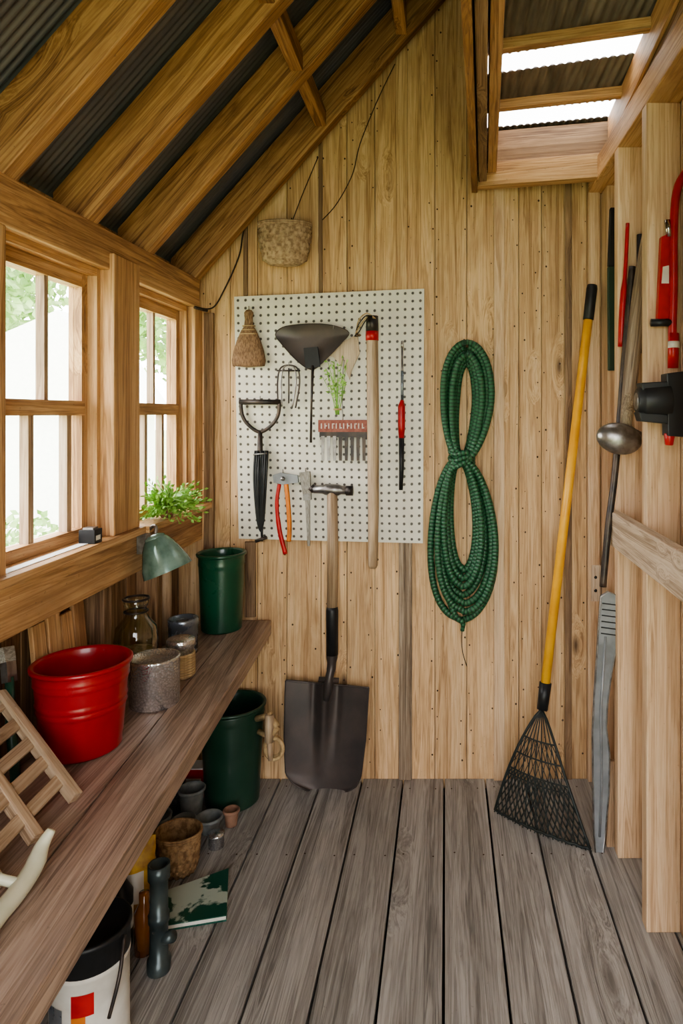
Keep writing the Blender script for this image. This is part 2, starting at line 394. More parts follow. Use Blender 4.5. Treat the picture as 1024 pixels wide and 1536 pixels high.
mb=MB()
for y in (2.46,2.06,1.72,1.39,1.05,.70,.30,-.1,-.5):
    xa,xb=-.99,.09
    mb.hexa([(xa,y,zl(xa)),(xb,y,zl(xb)),(xb,y+.05,zl(xb)),(xa,y+.05,zl(xa)),(xa,y,zl(xa)+.17),(xb,y,zl(xb)+.17),(xb,y+.05,zl(xb)+.17),(xa,y+.05,zl(xa)+.17)],M_raft)
for x in (-.45,-.16):
    mb.box(x-.02,x+.02,Y0,2.46,zl(x)+.03,zl(x)+.09,M_raft)
mb.build('roof_rafters',bevel=.003)
mb=MB(); nn=Vector((-1.14,0,1)).normalized()
def rf(u,v):
    x=-1.12+v*1.22; y=Y0+u*(2.62-Y0); return Vector((x,y,zr(x)+.012))+nn*(.0032*math.sin(2*math.pi*y/.021))
mb.grid(rf,1200,4,M_corr)
def rr(ya0,ya1,yb0,yb1,mat,amp=.003):
    def f(u,v):
        x=.10+u*.58; ya=ya0+(ya1-ya0)*v; yb=yb0+(yb1-yb0)*v
        t=(x-.17)/.45; y=ya+(yb-ya)*t
        return Vector((x,y,2.41+amp*math.sin(2*math.pi*x/.024)))
    mb.grid(f,190,4,mat)
rr(Y0,1.975,Y0,1.84,M_corr2); rr(1.955,2.09,1.82,1.955,M_poly,0); rr(2.08,2.355,1.945,2.25,M_corr2); rr(2.345,2.49,2.24,2.385,M_poly,0); rr(2.48,2.66,2.375,2.60,M_corr2)
mb.build('ceiling',nonorm=True)
mb=MB()
z=2.40
while z<3.2:
    mb.box(.10,.12,Y0,YB+.02,z+.001,min(z+.12,3.2),M_raft); z+=.12
mb.build('wall_clerestory',bevel=.002)
mb=MB()
def skew(x0,x1,ya,yb,z0,z1,mat):
    s=lambda y:-.057*(2.5-y)
    mb.hexa([(x0+s(ya),ya,z0),(x1+s(ya),ya,z0),(x1+s(yb),yb,z0),(x0+s(yb),yb,z0),(x0+s(ya),ya,z1),(x1+s(ya),ya,z1),(x1+s(yb),yb,z1),(x0+s(yb),yb,z1)],mat)
skew(.095,.117,.2,2.54,2.19,2.40,M_raft)
skew(.122,.150,.2,2.54,2.21,2.40,M_darkw)
skew(.155,.186,.2,2.50,2.24,2.40,M_frame)
skew(.572,.583,.2,2.38,2.30,2.40,M_frame)
skew(.585,.63,.2,2.38,2.272,2.40,M_darkw)
def bat(ya,yb,z0,z1,th,mat,x0=.13,x1=.60):
    mb.hexa([(x0,ya,z0),(x1,yb,z0),(x1,yb+th,z0),(x0,ya+th,z0),(x0,ya,z1),(x1,yb,z1),(x1,yb+th,z1),(x0,ya+th,z1)],mat)
bat(2.48,2.37,2.195,2.28,.05,M_frame,.115,.59)
bat(2.50,2.40,2.28,2.40,.04,M_darkw,.13,.59)
bat(1.87,1.74,2.365,2.395,.03,M_frame); bat(2.24,2.12,2.365,2.395,.03,M_frame); bat(1.45,1.33,2.365,2.395,.04,M_frame)
mb.build('skylight_frame',bevel=.002)

# ---------------------------------------------------------------- shelf
mb=MB()
def fe(y): return -.650+(2.56-y)*.0645
ya,yb=.25,2.545
mb.hexa([(fe(ya)-.125,ya,.555),(fe(ya),ya,.548),(fe(yb),yb,.548),(fe(yb)-.125,yb,.555),(fe(ya)-.125,ya,.6),(fe(ya),ya,.6),(fe(yb),yb,.6),(fe(yb)-.125,yb,.6)],M_shelf)
mb.hexa([(-.995,ya,.565),(fe(ya)-.129,ya,.565),(fe(yb)-.129,yb,.565),(-.995,yb,.565),(-.995,ya,.597),(fe(ya)-.129,ya,.597),(fe(yb)-.129,yb,.597),(-.995,yb,.597)],M_shelf)
for y in (.45,1.30,2.50):
    mb.box(-.995,-.955,y,y+.04,0,.56,M_darkw); mb.box(-.99,fe(y)-.05,y,y+.035,.52,.56,M_darkw)
mb.build('work_shelf',bevel=.003)

# ---------------------------------------------------------------- buckets, cans
def bucket(name,c,h,rb,rt,mat,ribs=(.62,.72),lip=.006,extra=None,seg=56):
    mb=MB(); pr=[(0,0),(rb-.004,0),(rb,.004)]
    n=40
    for i in range(1,n):
        t=i/n; r=rb+(rt-rb)*t
        for q in ribs: r+=.003*math.exp(-((t-q)/.014)**2)
        pr.append((r,h*t))
    pr+=[(rt,h-.012),(rt+lip,h-.010),(rt+lip+.001,h-.003),(rt+lip-.002,h),(rt-.001,h),(rt-.004,h-.004)]
    for i in range(10,-1,-1): t=i/10; pr.append((rb+(rt-rb)*t-.005,.006+(h-.012)*t))
    pr.append((0,.006)); mb.rev(c,pr,mat,seg)
    if extra: extra(mb)
    return mb.build(name)
bucket('red_bucket',(-.838,1.575,.6),.202,.084,.101,M_red,(.50,.57,.80,.86))
bucket('green_bucket',(-.800,2.44,.6),.275,.070,.080,M_green,(.86,))
def bingrip(mb):
    c=Vector((-.60,2.36,.27))
    mb.tube([(-.655,2.37,.31),(-.60,2.34,.335),(-.575,2.33,.30)],.011,M_twine)
    mb.tube([(-.645,2.36,.27),(-.60,2.33,.265),(-.57,2.33,.30)],.010,M_twine)
    mb.tube([(-.60,2.33,.34),(-.60,2.33,.25)],[.016,.016],M_handle)
    for dx,dy in ((.015,-.03),(.01,-.015)):
        mb.tube([c+Vector((dx+.03*math.cos(a),dy,-.045+.036*math.sin(a))) for a in [i*math.pi/10 for i in range(20)]],.007,M_twine,closed=True)
    mb.tube([(-.60,2.325,.25),(-.595,2.325,.19)],.009,M_handle)
bucket('green_waste_bin',(-.755,2.42,0),.345,.092,.110,M_dgreen,(.9,.94),.006,bingrip)
mb=MB(); mb.rev((-.773,1.815,.6),[(0,0),(.061,0),(.063,.003),(.063,.118),(.0645,.121),(.063,.125),(.058,.125),(.056,.121),(0,.120)],M_galv,56); mb.build('galvanised_canister')
mb=MB(); mb.rev((-.775,2.0,.6),[(0,0),(.035,0),(.037,.004),(.037,.07)],M_twine,36)
for i in range(9): mb.tube(ring((-.775,2.0,.608+i*.0075),.0375,24),.0035,M_twine,6,True)
mb.rev((-.775,2.0,.6),[(.036,.07),(.036,.088),(.040,.09),(.040,.108),(.036,.112),(0,.112)],M_galv,36); mb.build('twine_jar')
mb=MB(); mb.rev((-.845,2.20,.6),[(0,0),(.044,0),(.045,.004),(.045,.088),(.047,.09),(.047,.108),(.044,.112),(.040,.110),(.038,.10),(0,.10)],M_blue,36); mb.build('metal_tin')
mb=MB(); c=(-.915,2.02,.6); mb.rev(c,[(0,0),(.054,0),(.060,.01),(.061,.10),(.056,.14),(.035,.165),(.030,.175),(.030,.20),(.034,.202),(.034,.222),(.029,.224)],M_glassd,40,cap=False)
mb.rev(c,[(0,.004),(.052,.006),(.055,.07),(.03,.078),(0,.080)],M_stuff,30)
mb.tube(ring((-.915,2.02,.785),.032),.003,M_iron,6,True); mb.tube(ring((-.915,2.02,.822),.0355),.0035,M_iron,6,True)
mb.build('glass_jar')
mb=MB(); mb.rev((-.950,2.29,.6),[(0,0),(.03,0),(.03,.25),(.022,.265),(.022,.28),(.03,.285),(.03,.30),(0,.302)],M_handle,24); mb.build('wooden_rolling_pin')
mb=MB()
for y,h,l in ((1.62,.27,.03),(1.68,.29,.03),(1.745,.26,.02),(1.80,.285,.02),(1.915,.27,.005)):
    mb.beam((-.955+l*.3,y,.6),(-.980+l*.3,y,.6+h),.05,.012,M_frame,(1,0,0))
mb.build('scrap_planks',bevel=.002)
mb=MB(); R=Matrix.Rotation(math.radians(-22),4,'Y')
c=P(252,856,1.98)
pr=[(.070,0),(.066,.022),(.056,.050),(.045,.078),(.034,.096),(.030,.10)]
mb.rev(c,pr,M_shade,36,M=R,cap=False); mb.rev(c,[(.068,.001),(.064,.022),(.054,.050),(.043,.076),(.028,.093),(0,.094)],M_chrome,36,M=R)
mb.rev(c+R@Vector((0,0,.094)),[(.031,0),(.028,.012),(.012,.02),(0,.02)],M_shade,20,M=R)
mb.tube(sm([c+R@Vector((0,0,.10)),c+Vector((-.04,.01,.125)),c+Vector((-.06,.02,.12)),(-.893,2.0,.995)]),.005,M_steel)
mb.box(-.898,-.87,1.985,2.015,.96,1.018,M_steel)
mb.build('clamp_lamp')
mb=MB(); pc=Vector((-.885,2.17,1.04)); mb.rev(pc,[(0,0),(.018,0),(.024,.030),(.027,.031),(.027,.039),(.023,.039),(.020,.026),(0,.026)],M_clay,24)
for i in range(230):
    a=random.uniform(0,6.28); l=random.uniform(.05,.13); e=random.uniform(-.45,.85)
    d=Vector((math.cos(a)*.6+.15,math.sin(a)*1.2,e*.8))
    d.normalize(); p0=pc+Vector((0,0,.034)); p2=p0+d*l
    if p2.x<-.925: p2.x=-.925+random.uniform(0,.02)
    if p2.z<1.05 and p2.x<-.85: p2.z=1.05
    pm=(p0+p2)/2+Vector((0,0,.014))
    mb.tube([p0,pm,p2],.0008,M_leaf,4)
    for t in (.4,.55,.7,.85,1):
        q=p0.lerp(p2,t); dd=d+Vector((random.uniform(-.3,.7),random.uniform(-.7,.7),random.uniform(-.4,.7))); mb.leaf(q,dd,random.uniform(.012,.022),.0052,M_leaf)
mb.build('potted_herb')
mb=MB(); mb.box(-.925,-.885,1.722,1.76,1.04,1.075,M_black); mb.box(-.8845,-.884,1.728,1.75,1.048,1.060,M_white); mb.box(-.918,-.892,1.728,1.754,1.075,1.080,M_steel); mb.build('small_black_radio',bevel=.003)

mb=MB(); vec=Vector((-.222,.107,.161))
bots=[Vector((-.728,1.345,.612)),Vector((-.728,1.215,.612)),Vector((-.715,1.09,.612))]
up=vec.cross(Vector((0,1,0))).normalized()
up=up if up.z>0 else -up
for b0 in bots: mb.beam(b0,b0+vec,.020,.024,M_rackw,up)
for t in (.18,.36,.54,.72,.92):
    mb.beam(bots[0]+vec*t+up*-.002,bots[2]+vec*t+up*-.002,.026,.010,M_rackw,up)
mb.build('slatted_wooden_rack',bevel=.002)
mb=MB()
pts=sm([(-.672,1.165,.660),(-.680,1.15,.640),(-.676,1.12,.624),(-.672,1.07,.618),(-.670,1.02,.618),(-.665,.96,.616)],6)
mb.tube(pts,[.007+.008*min(1,i/10) for i in range(len(pts))],M_cream,12)
mb.tube(sm([(-.676,1.085,.622),(-.71,1.075,.640),(-.735,1.08,.655)],5),.008,M_cream,10)
def tb(u,v):
    w=.032*math.sin(math.pi*min(1,.25+.72*u))
    s=v*2-1; return Vector((-.665-.01*u+w*s,.965-.15*u,.605+.012*s*s+.010*(1-u)))
mb.grid(tb,14,8,M_cream); mb.build('hand_trowel')
mb=MB(); mb.tube([(-.90,1.43,.60),(-.925,1.455,.70),(-.942,1.475,.80)],[.010,.012,.009],M_dgreen,10); mb.beam((-.940,1.473,.79),(-.95,1.483,.83),.034,.014,M_steel,(1,0,0)); mb.beam((-.95,1.483,.83),(-.958,1.49,.86),.036,.014,M_bristle,(1,0,0),.04,.01)
mb.build('paint_brush')

# ---------------------------------------------------------------- pegboard + its tools
mb=MB(); yp=2.545
cs=[(351,445),(636,433),(634,815),(358,808)]
c3=[P(u,v,yp) for u,v in cs]
fv=c3+[p+Vector((0,.010,0)) for p in c3]
gg=[(0,0,0),(25,0,0),(25,32,0),(0,32,0)]
mb.add(c3,[(0,1,2,3)],M_peg,False,gg); mb.add(fv,[(4,7,6,5),(0,4,5,1),(1,5,6,2),(2,6,7,3),(3,7,4,0)],M_white)
mb.build('pegboard',nonorm=True)
yt=2.525
def T(u,v,y=yt): return P(u,v,y)
def hook(mb,u,v):
    mb.tube([P(u,v,2.545),P(u,v+1,2.53),P(u,v+1,2.515),P(u,v-4,2.508)],.0018,M_steel,6)
mb=MB(); c=T(373,551); k=yt/F
mb.rev(c,[(0,0),(24*k,2*k),(25.5*k,10*k),(23*k,24*k),(18*k,40*k),(12*k,54*k),(7*k,62*k),(6*k,72*k),(7*k,82*k),(4*k,86*k),(0,87*k)],M_brown,36,1,.35)
for z in (50,56,62): mb.tube([c+Vector((13.5*k*(1 if z<55 else .7)*math.cos(a),13*k*.4*math.sin(a),z*k)) for a in [i*math.pi/10 for i in range(20)]],.0018,M_twine,6,True)
hook(mb,373,463); mb.build('whisk_brush')
mb=MB()
ol=[(413,502),(424,491),(448,487),(480,486),(505,490),(523,499),(512,514),(493,534),(474,552),(462,553),(444,540),(424,518)]
cen=T(468,510,2.530)
rim=sm([T(u,v,2.515) for u,v in ol],4,True); n=len(rim)
rings=[[p.lerp(cen,t)+Vector((0,.006*math.sin(t*3),0)) for p in rim] for t in (0,.06,.3,.6,.85)]
vs=[p for r in rings for p in r]+[cen]
fs=[(j*n+i,j*n+(i+1)%n,(j+1)*n+(i+1)%n,(j+1)*n+i) for j in range(4) for i in range(n)]+[(4*n+i,4*n+(i+1)%n,5*n) for i in range(n)]
mb.add(vs,fs,M_shov,True); mb.tube(rim,.0022,M_iron,6,True)
mb.prism([T(455,522,2.512),T(476,520,2.512),T(480,550,2.512),T(458,552,2.512)],(0,.01,0),M_black)
mb.tube([T(469,548,2.515),T(467,600,2.52),T(466,664,2.52)],[.006,.0042,.0045],M_iron,8)
hook(mb,500,492); mb.build('fan_hoe')
mb=MB()
for dx in (0,9):
    mb.tube(sm([T(417+dx*.6,610),T(416+dx*.6,575),T(420+dx*.5,553),T(433,548),T(446-dx*.5,553),T(449-dx*.6,575),T(443-dx*.6,612)],5),.0030,M_steel if dx else M_iron,8)
mb.tube([T(433,552),T(433,605)],.0024,M_iron,6); mb.tube([T(415,556),T(450,556)],.0035,M_iron,6)
hook(mb,433,547); mb.build('hand_fork')
mb=MB()
mb.tube([T(359,603),T(420,603)],.011*.9,M_iron,10)
mb.tube(sm([T(361,604),T(363,622),T(372,637),T(390,648),(T(408,637)),T(417,622),T(419,604)],6),.0068,M_iron,10)
mb.tube([T(390,646),T(390,675),T(391,700)],[.008,.010,.009],M_iron,10)
for i in range(7):
    u=381+i*3; mb.tube(sm([T(u+2,676,2.52-.006*(i%2)),T(u,720,2.515-.008*(i%3)),T(u+(391-u)*.5,780,2.52),T(391+i%3,797,2.525)],5),.0042,M_black,7)
mb.tube([T(392,785),T(393,812)],[.006,.004],M_black,8); mb.tube([T(383,812),T(400,806)],.0065,M_iron,8)
mb.tube([T(380,682,2.512),T(400,680,2.512)],.004,M_steel,6)
hook(mb,390,598); mb.build('umbrella_with_d_handle')
mb=MB()
mb.prism([T(409,713,2.52),T(420,709,2.52),T(446,713,2.52),T(447,724,2.52),T(424,727,2.52),T(410,724,2.52)],(0,.012,0),M_bluegr)
mb.tube([T(424,718,2.512),T(424,718,2.535)],.008,M_steel,12)
mb.tube(sm([T(419,726),T(415,755),T(419,795),T(428,831)],6),[.007]*10+[.0085]*9,M_red2,10,flat=.7)
mb.tube(sm([T(429,726),T(432,755),T(434,790),T(433,812)],6),.0085,M_orange,10,flat=.7)
hook(mb,424,708); mb.build('garden_pruners')
mb=MB(); mb.beam(T(461,744),T(463,819),.018,.008,M_bristle,(0,1,0),.010,.006); mb.beam(T(457,708),T(461,746),.040,.014,M_bristle,(0,1,0),.028,.012); mb.beam(T(460.4,740),T(461.2,750),.030,.015,M_steel,(0,1,0)); hook(mb,458,706)
mb.build('flat_paint_brush',bevel=.001)
mb=MB()
mb.prism([T(477,630,2.515),T(551,630,2.515),T(551,648,2.515),T(477,648,2.515)],(0,.015,0),M_brick)
for i in range(12):
    u=481+i*5.6; mb.prism([T(u,635,2.5145),T(u+1.4,635,2.5145),T(u+1.4,643,2.5145),T(u,643,2.5145)],(0,.001,0),M_white)
    if i%2: mb.prism([T(u,635+(i%3)*3,2.5145),T(u+3.6,635+(i%3)*3,2.5145),T(u+3.6,636.5+(i%3)*3,2.5145),T(u,636.5+(i%3)*3,2.5145)],(0,.001,0),M_white)
mb.prism([T(479,648,2.518),T(550,648,2.518),T(550,656,2.518),T(479,656,2.518)],(0,.01,0),M_iron)
for i in range(8):
    u=484+i*8.8; mb.beam(T(u,654,2.52),T(u,691,2.518),.013,.004,M_steel if i<3 else M_iron,(0,1,0),.010,.003)
mb.tube(sm([T(514,631),T(513,600),T(514,560),T(516,540)],5),.0022,M_steel,6); hook(mb,515,540)
mb.build('hand_rake')
mb=MB()
for i in range(18):
    top=T(random.uniform(482,520),random.uniform(538,575),2.51); bot=T(506+random.uniform(-3,3),622,2.512)
    mb.tube([bot,(top+bot)/2+Vector((random.uniform(-.01,.01),0,0)),top],.0009,M_leaf,4)
    for t in (.45,.6,.75,.9,1):
        q=bot.lerp(top,t); mb.leaf(q,(random.uniform(-1,1),random.uniform(-.3,.05),random.uniform(-.2,1)),.016,.004,M_leaf)
mb.tube([T(500,614,2.508),T(512,614,2.508)],.004,M_twine,6)
mb.build('hanging_herb_bundle')
mb=MB(); mb.prism([T(536,501,2.534),T(539,530,2.534),T(527,556,2.534),T(524,570,2.534),T(518,556,2.534),T(500,536,2.534),T(489,532,2.534),T(515,512,2.534)],(0,.009,0),M_rail); mb.build('wooden_scraper',bevel=.001)
mb=MB(); yh=2.488; pts=[T(558,476,yh),T(558,500,yh),T(559,600,yh),T(560,760,yh),T(559,848,yh),T(559,852,yh)]
mb.tube(pts,[.021,.021,.022,.020,.017,.013],M_handle,18)
mb.tube([T(558,474,yh),T(558,497,yh)],[.022,.0235],M_iron,16); mb.tube([T(558,497,yh),T(558,511,yh)],.0235,M_red2,18)
for j in range(4): mb.tube(sm([T(563,478,2.465),T(550,470+3*j,2.475),T(538,480+6*j,2.49),T(535-j,498+2*j,2.52),T(541,503,2.54)],5),.0022,M_cord if j%2 else M_twine,6)
mb.build('wooden_mattock_handle')
mb=MB(); mb.tube([T(603,512),T(603,600)],[.0035,.0045],M_steel,8); mb.tube([T(603,512),T(603,522)],.005,M_chrome,8)
mb.tube([T(603,600),T(602,610),T(602,640),T(602,657)],[.006,.0135,.0135,.010],M_red2,14); mb.tube([T(602,655),T(602,700),T(601,735)],[.010,.009,.007],M_black,12)
mb.tube([T(603,556),T(603,600)],.0055,M_blue,10); hook(mb,603,515)
mb.build('long_screwdriver')

# ---------------------------------------------------------------- baskets, cords
def basket(name,c,prof,mat,sy=1,k=18,rows=20,rim=.004,seg=160,extra=None):
    mb=MB(); pr=[]
    for i in range(rows+1):
        t=i/rows*(len(prof)-1); a=int(min(t,len(prof)-2)); f=t-a
        pr.append((prof[a][0]*(1-f)+prof[a+1][0]*f,prof[a][1]*(1-f)+prof[a+1][1]*f))
    mb.rev(c,pr,mat,seg,1,sy,weave=.05,k=k,cap=False)
    r,z=pr[-1]
    mb.rev(c,[(r*.94,z),(r*.86,z*.1+.004),(0,z*.1+.004)],mat,60,1,sy,cap=False)
    for j in range(2): mb.tube([Vector(c)+Vector((r*1.01*math.cos(a),r*sy*math.sin(a),z-.006*j)) for a in [i*math.pi/20 for i in range(40)]],rim,mat,6,True)
    if extra: extra(mb)
    return mb.build(name)
yb_=2.50; k=yb_/F; c=P(427,399,yb_)
basket('hanging_wall_basket',c,[(.001,0),(22*k,1*k),(31*k,8*k),(36*k,26*k),(38.5*k,45*k),(39*k,63*k)],M_wick,.55,24,26,
  extra=lambda mb:(mb.tube(sm([P(436,338,2.52),P(452,295,2.53),P(476,237,2.545)],5),.0018,M_cord,5),mb.tube([P(476,237,2.545),P(476,235,2.565)],.003,M_nail,6),
                   mb.tube(sm([P(395,336,2.53),P(427,330,2.54),P(460,336,2.53)],5),.003,M_cord,6)))
mb=MB(); mb.tube(sm([P(372,322,2.53),P(364,352,2.53),P(358,385,2.535),P(336,435,2.53),P(318,462,2.52),P(291,460,2.47)],8),.0028,M_cord,6); mb.tube([P(310,466,2.50),P(292,461,2.44)],.006,M_iron,8); mb.build('hanging_cable')
mb=MB(); mb.tube(sm([P(592,96,2.54),P(566,150,2.552),P(540,215,2.555),P(528,262,2.555),P(505,305,2.555),P(483,330,2.55)],8),.0018,M_cord,5); mb.build('wall_cord')

# ---------------------------------------------------------------- shovel
mb=MB(); ys=2.488
def Q(u,v,y=ys): return P(u,v,y)
def bl(s,t):
    lt=[(0,428),(.5,426),(.85,428),(.95,440),(1,458)]; rt=[(0,553),(.5,548),(.85,541),(.95,533),(1,514)]
    def ip(tab,x):
        for (a,b),(c_,d) in zip(tab[:-1],tab[1:]):
            if x<=c_: return b+(d-b)*(x-a)/(c_-a)
        return tab[-1][1]
    L=ip(lt,t);R=ip(rt,t); u=L+(R-L)*s
    v=1021+t*164+ (11-6*t)*s + (4*(1-abs(2*s-1))if t>.9 else 0)*(t-.9)*10
    sc_=2*s-1; y=2.49+.022*(1-sc_*sc_)-.02*t
    g=math.exp(-((sc_+.06)/.13)**2)*max(0,1-t*1.15); y-=.030*g
    g2=math.exp(-((abs(sc_+.02)-.28)/.09)**2)*max(0,1-t*1.3); y+=.007*g2
    return P(u,v,y)
mb.grid(bl,48,40,M_shov)
def bl2(s,t):
    p=bl(s,t); p.y+=.003; return p
mb.grid(bl2,48,40,M_shov)
mb.tube([bl(i/30,0)+Vector((0,.002,0)) for i in range(31)],.004,M_shov,6); mb.tube([bl(0,i/30) for i in range(31)],.0025,M_shov,6); mb.tube([bl(1,i/30) for i in range(31)],.0025,M_shov,6); mb.tube([bl(i/30,1) for i in range(31)],.0025,M_shov,6)
mb.tube(sm([Q(498,975),Q(497,1000),Q(494,1016,2.478),Q(489,1050,2.482)],4),[.021]*3+[.017]*3+[.015]*3+[.018,.016,.014,.010],M_shov,14)
mb.tube([Q(478,1019,2.482),Q(508,1021,2.482)],.010,M_shov,10)
mb.tube([Q(498,738,2.50),Q(499,820,2.495),Q(498,912,2.49)],[.0185,.020,.020],M_handle,18)
mb.tube([Q(498,910,2.49),Q(498,916,2.49),Q(498,982,2.488)],[.020,.0225,.0215],M_black,18)
mb.tube([Q(470,734,2.50),Q(484,734,2.50),Q(488,734,2.5),Q(508,735,2.5),Q(512,735,2.5),Q(527,736,2.50)],[.014,.016,.021,.021,.016,.016],M_steel,14)
mb.tube([Q(466,730,2.50),Q(472,736,2.50)],[.014,.013],M_iron,10); mb.tube([Q(519,736,2.50),Q(529,736,2.50)],.0185,M_iron,12)
mb.build('garden_shovel')
# ---------------------------------------------------------------- hose
mb=MB()
for k_ in range(6):
    a=14+k_*4.4; top=545-k_*6.2; y=2.545-.013*(k_%3)-.006; pts=[]; o=random.uniform(-2.5,2.5)
    for i in range(40):
        t=2*math.pi*i/40; v=top+(690-top)*(1-math.cos(t))/2
        cx=700+o*math.sin(t/2)-6*max(0,(v-600)/90); yy=y-.014*math.exp(-((v-690)/20)**2)
        pts.append(P(cx+a*math.sin(t)*(1-.15*(v-600)/90),v,yy))
    mb.tube(pts,.0125,M_hose,10,True)
for k_ in range(7):
    a=21+k_*5.1; bot=852+k_*12.5; y=2.545-.013*(k_%3)-.006; pts=[]; o=random.uniform(-3,3)
    for i in range(48):
        t=2*math.pi*i/48; v=688+(bot-688)*(1-math.cos(t))/2
        w=.78+.30*(v-688)/240; yy=y-.014*math.exp(-((v-690)/20)**2)
        pts.append(P(692+5*math.sin(math.pi*(v-688)/260)+o+a*math.sin(t)*w,v+ (3 if math.sin(t)>0 else 0),yy))
    mb.tube(pts,.0125,M_hose,10,True)
for j,v in enumerate((680,688,696)):
    mb.tube([P(692+17*math.cos(a),v+4*math.sin(a*2)+(4-j*3)*math.cos(a),2.518+.028*math.sin(a)) for a in [i*math.pi/12 for i in range(24)]],.010,M_hose,9,True)
mb.tube(sm([P(672,900,2.52),P(684,925,2.515),P(694,934,2.515),P(693,946,2.52)],5),[.010]*12+[.008]*4,M_hose,9)
mb.tube(sm([P(693,944,2.52),P(692,960,2.54),P(694,980,2.545),P(700,1000,2.55)],5),.0015,M_cord,5)
mb.tube([P(700,513,2.558),P(700,520,2.49)],.005,M_nail,8)
mb.build('coiled_garden_hose')

# ---------------------------------------------------------------- leaf rake
mb=MB(); A=P(742,1215,2.352); B=P(885,1274,2.14); Tt=P(812,1064,2.325)
top=P(888,428,2.50); nk=P(817,1030,2.335)
mb.tube([top.lerp(nk,.08),nk],.0165,M_yellow,16); mb.tube([top,top.lerp(nk,.01),top.lerp(nk,.09),top.lerp(nk,.092)],[.018,.0205,.0195,.017],M_black,16)
mb.tube([P(818,1024,2.335),P(813,1064,2.325)],[.021,.019],M_black,14)
nrm=(A-Tt).cross(B-Tt).normalized()
if nrm.y>0: nrm=-nrm
def rk(s,t):
    e=A.lerp(B,s); w=t**.80
    c0=Tt+( (A+B)/2-Tt)*t; off=(e-(A+B)/2)*w
    p=c0+off+nrm*(.045*math.sin(math.pi*s)*min(t,1)**.8*(1-.5*t)+.02*math.sin(math.pi*min(t,1)))
    p.z=max(p.z,.004); return p
nt_=8
for i in range(nt_+1):
    s=i/nt_; mb.tube([rk(s,t/14) for t in range(15)],.0022 if i not in (0,nt_) else .0048,M_net,6)
T0,T1=.56,1.0; NC=17; NR=8
def node(i,j):
    s=min(max((i+.5*(j%2))/NC,0),1); return rk(s,T0+(T1-T0)*j/NR)
for j in range(NR):
    for i in range(NC+1):
        a_=node(i,j)
        for di in ((0,1) if j%2 else (-1,0)):
            if 0<=i+di<=NC: mb.tube([a_,node(i+di,j+1)],.0024,M_net,4)
for i in range(10):
    for j,(t0,t1) in enumerate(((.26,.41),(.41,.56))):
        mb.tube([rk(i/10,t0),rk((i+1)/10,t1)],.0013,M_net,4)
        mb.tube([rk((i+1)/10,t0),rk(i/10,t1)],.0013,M_net,4)
for t in (.26,.41,.56,.615): mb.tube([rk(s/24,t) for s in range(25)],.0026,M_net,6)
mb.tube([rk(s/30,1.0)+Vector((0,0,.002*math.sin(s*2))) for s in range(31)],.0045,M_net,6)
for i in range(24):
    p=rk(i/23,1.0); q=p+Vector((random.uniform(-.004,.004),-.010,0)); q.z=.003; mb.tube([p,q],.0018,M_net,4)
mb.build('leaf_rake')
mb=MB(); yq=2.13
ol=[(901,895),(912,888),(934,897),(931,930),(925,968),(917,1010),(911,1055),(909,1090),(914,1130),(913,1190),(908,1245),(904,1283),(893,1281),(890,1240),(889,1180),(888,1100),(891,1040),(895,980),(898,930)]
mb.prism([P(u,v,yq) for u,v in ol],(0,.014,0),M_bluegr)
for j in range(6): 
    v=905+j*9; mb.tube([P(903-j*.4,v,yq-.001),P(927-j*.8,v+3,yq-.001)],.002,M_black,5)
mb.tube([P(908,955,yq-.002),P(901,1060,yq-.002),P(902,1180,yq-.002),P(899,1255,yq-.002)],.004,M_bluegr,8)
mb.tube([P(u,v,yq) for u,v in ol],.0028,M_steel,6,True)
mb.build('pruning_saw_blade')
mb=MB(); mb.beam(P(915,1278,2.165)+Vector((0,0,.004)),P(921,1140,2.19),.03,.02,M_darkw,(0,1,0)); mb.build('wooden_stake',bevel=.002)
mb=MB(); mb.prism([P(887,848,2.53),P(901,848,2.53),P(900,902,2.53),P(886,902,2.53)],(0,.004,0),M_rail)
for v in (866,886): mb.tube([P(893,v,2.5285),P(893,v,2.531)],.006,M_black,10)
mb.build('wall_outlet')

# ---------------------------------------------------------------- right wall tools
mb=MB(); mb.beam(P(918,312,2.40),P(917,400,2.40),.018,.02,M_black,(0,1,0),.03,.02); mb.beam(P(917,400,2.40),P(919,556,2.40),.03,.02,M_dgreen,(0,1,0),.036,.022); mb.box(.585,.62,2.395,2.405,1.98,1.995,M_nail); mb.build('hedge_shear',bevel=.004)
mb=MB(); mb.tube(sm([P(941,335,2.085),P(938,400,2.085),P(933,470,2.085),P(931,520,2.085)],4),[.006]*6+[.010]*7,M_red2,10); mb.build('red_tool_handle')
mb=MB(); pts=sm([P(972,345,2.03),P(960,430,2.01),P(948,540,1.99),P(938,640,1.98)],5)
mb.tube(pts,[.016+.006*math.sin(i/5) for i in range(len(pts))],M_greybat,14); 
c=P(928,658,1.96)
R=Matrix.Rotation(math.radians(12),4,'Y')
prf=[(0,-.045)]+[(.066*math.sin(a),-.045*math.cos(a)) for a in [i*math.pi/14 for i in range(1,14)]]+[(0,.045)]
mb.rev(c,prf,M_steel,32,1,.55,M=R); mb.tube([P(938,640,1.98),P(950,650,1.97),P(966,655,1.98)],[.012,.014,.010],M_steel,10)
mb.build('metal_ladle')
mb=MB(); mb.tube(sm([P(948,400,2.065),P(938,520,2.06),P(923,700,2.05),P(912,790,2.045),P(904,880,2.045)],8),.0105,M_iron,10); mb.build('iron_rod')
mb=MB(); mb.tube([P(960,352,2.088),P(958,530,2.088)],[.011,.008],M_black,10); mb.build('black_file_handle')
mb=MB(); y=1.775
mb.tube(sm([P(1040,250,y),P(1026,262,y),P(1014,290,y),P(1010,350,y),P(1010,430,y),P(1008,500,y),P(1008,552,y)],6),.011,M_red2,12)
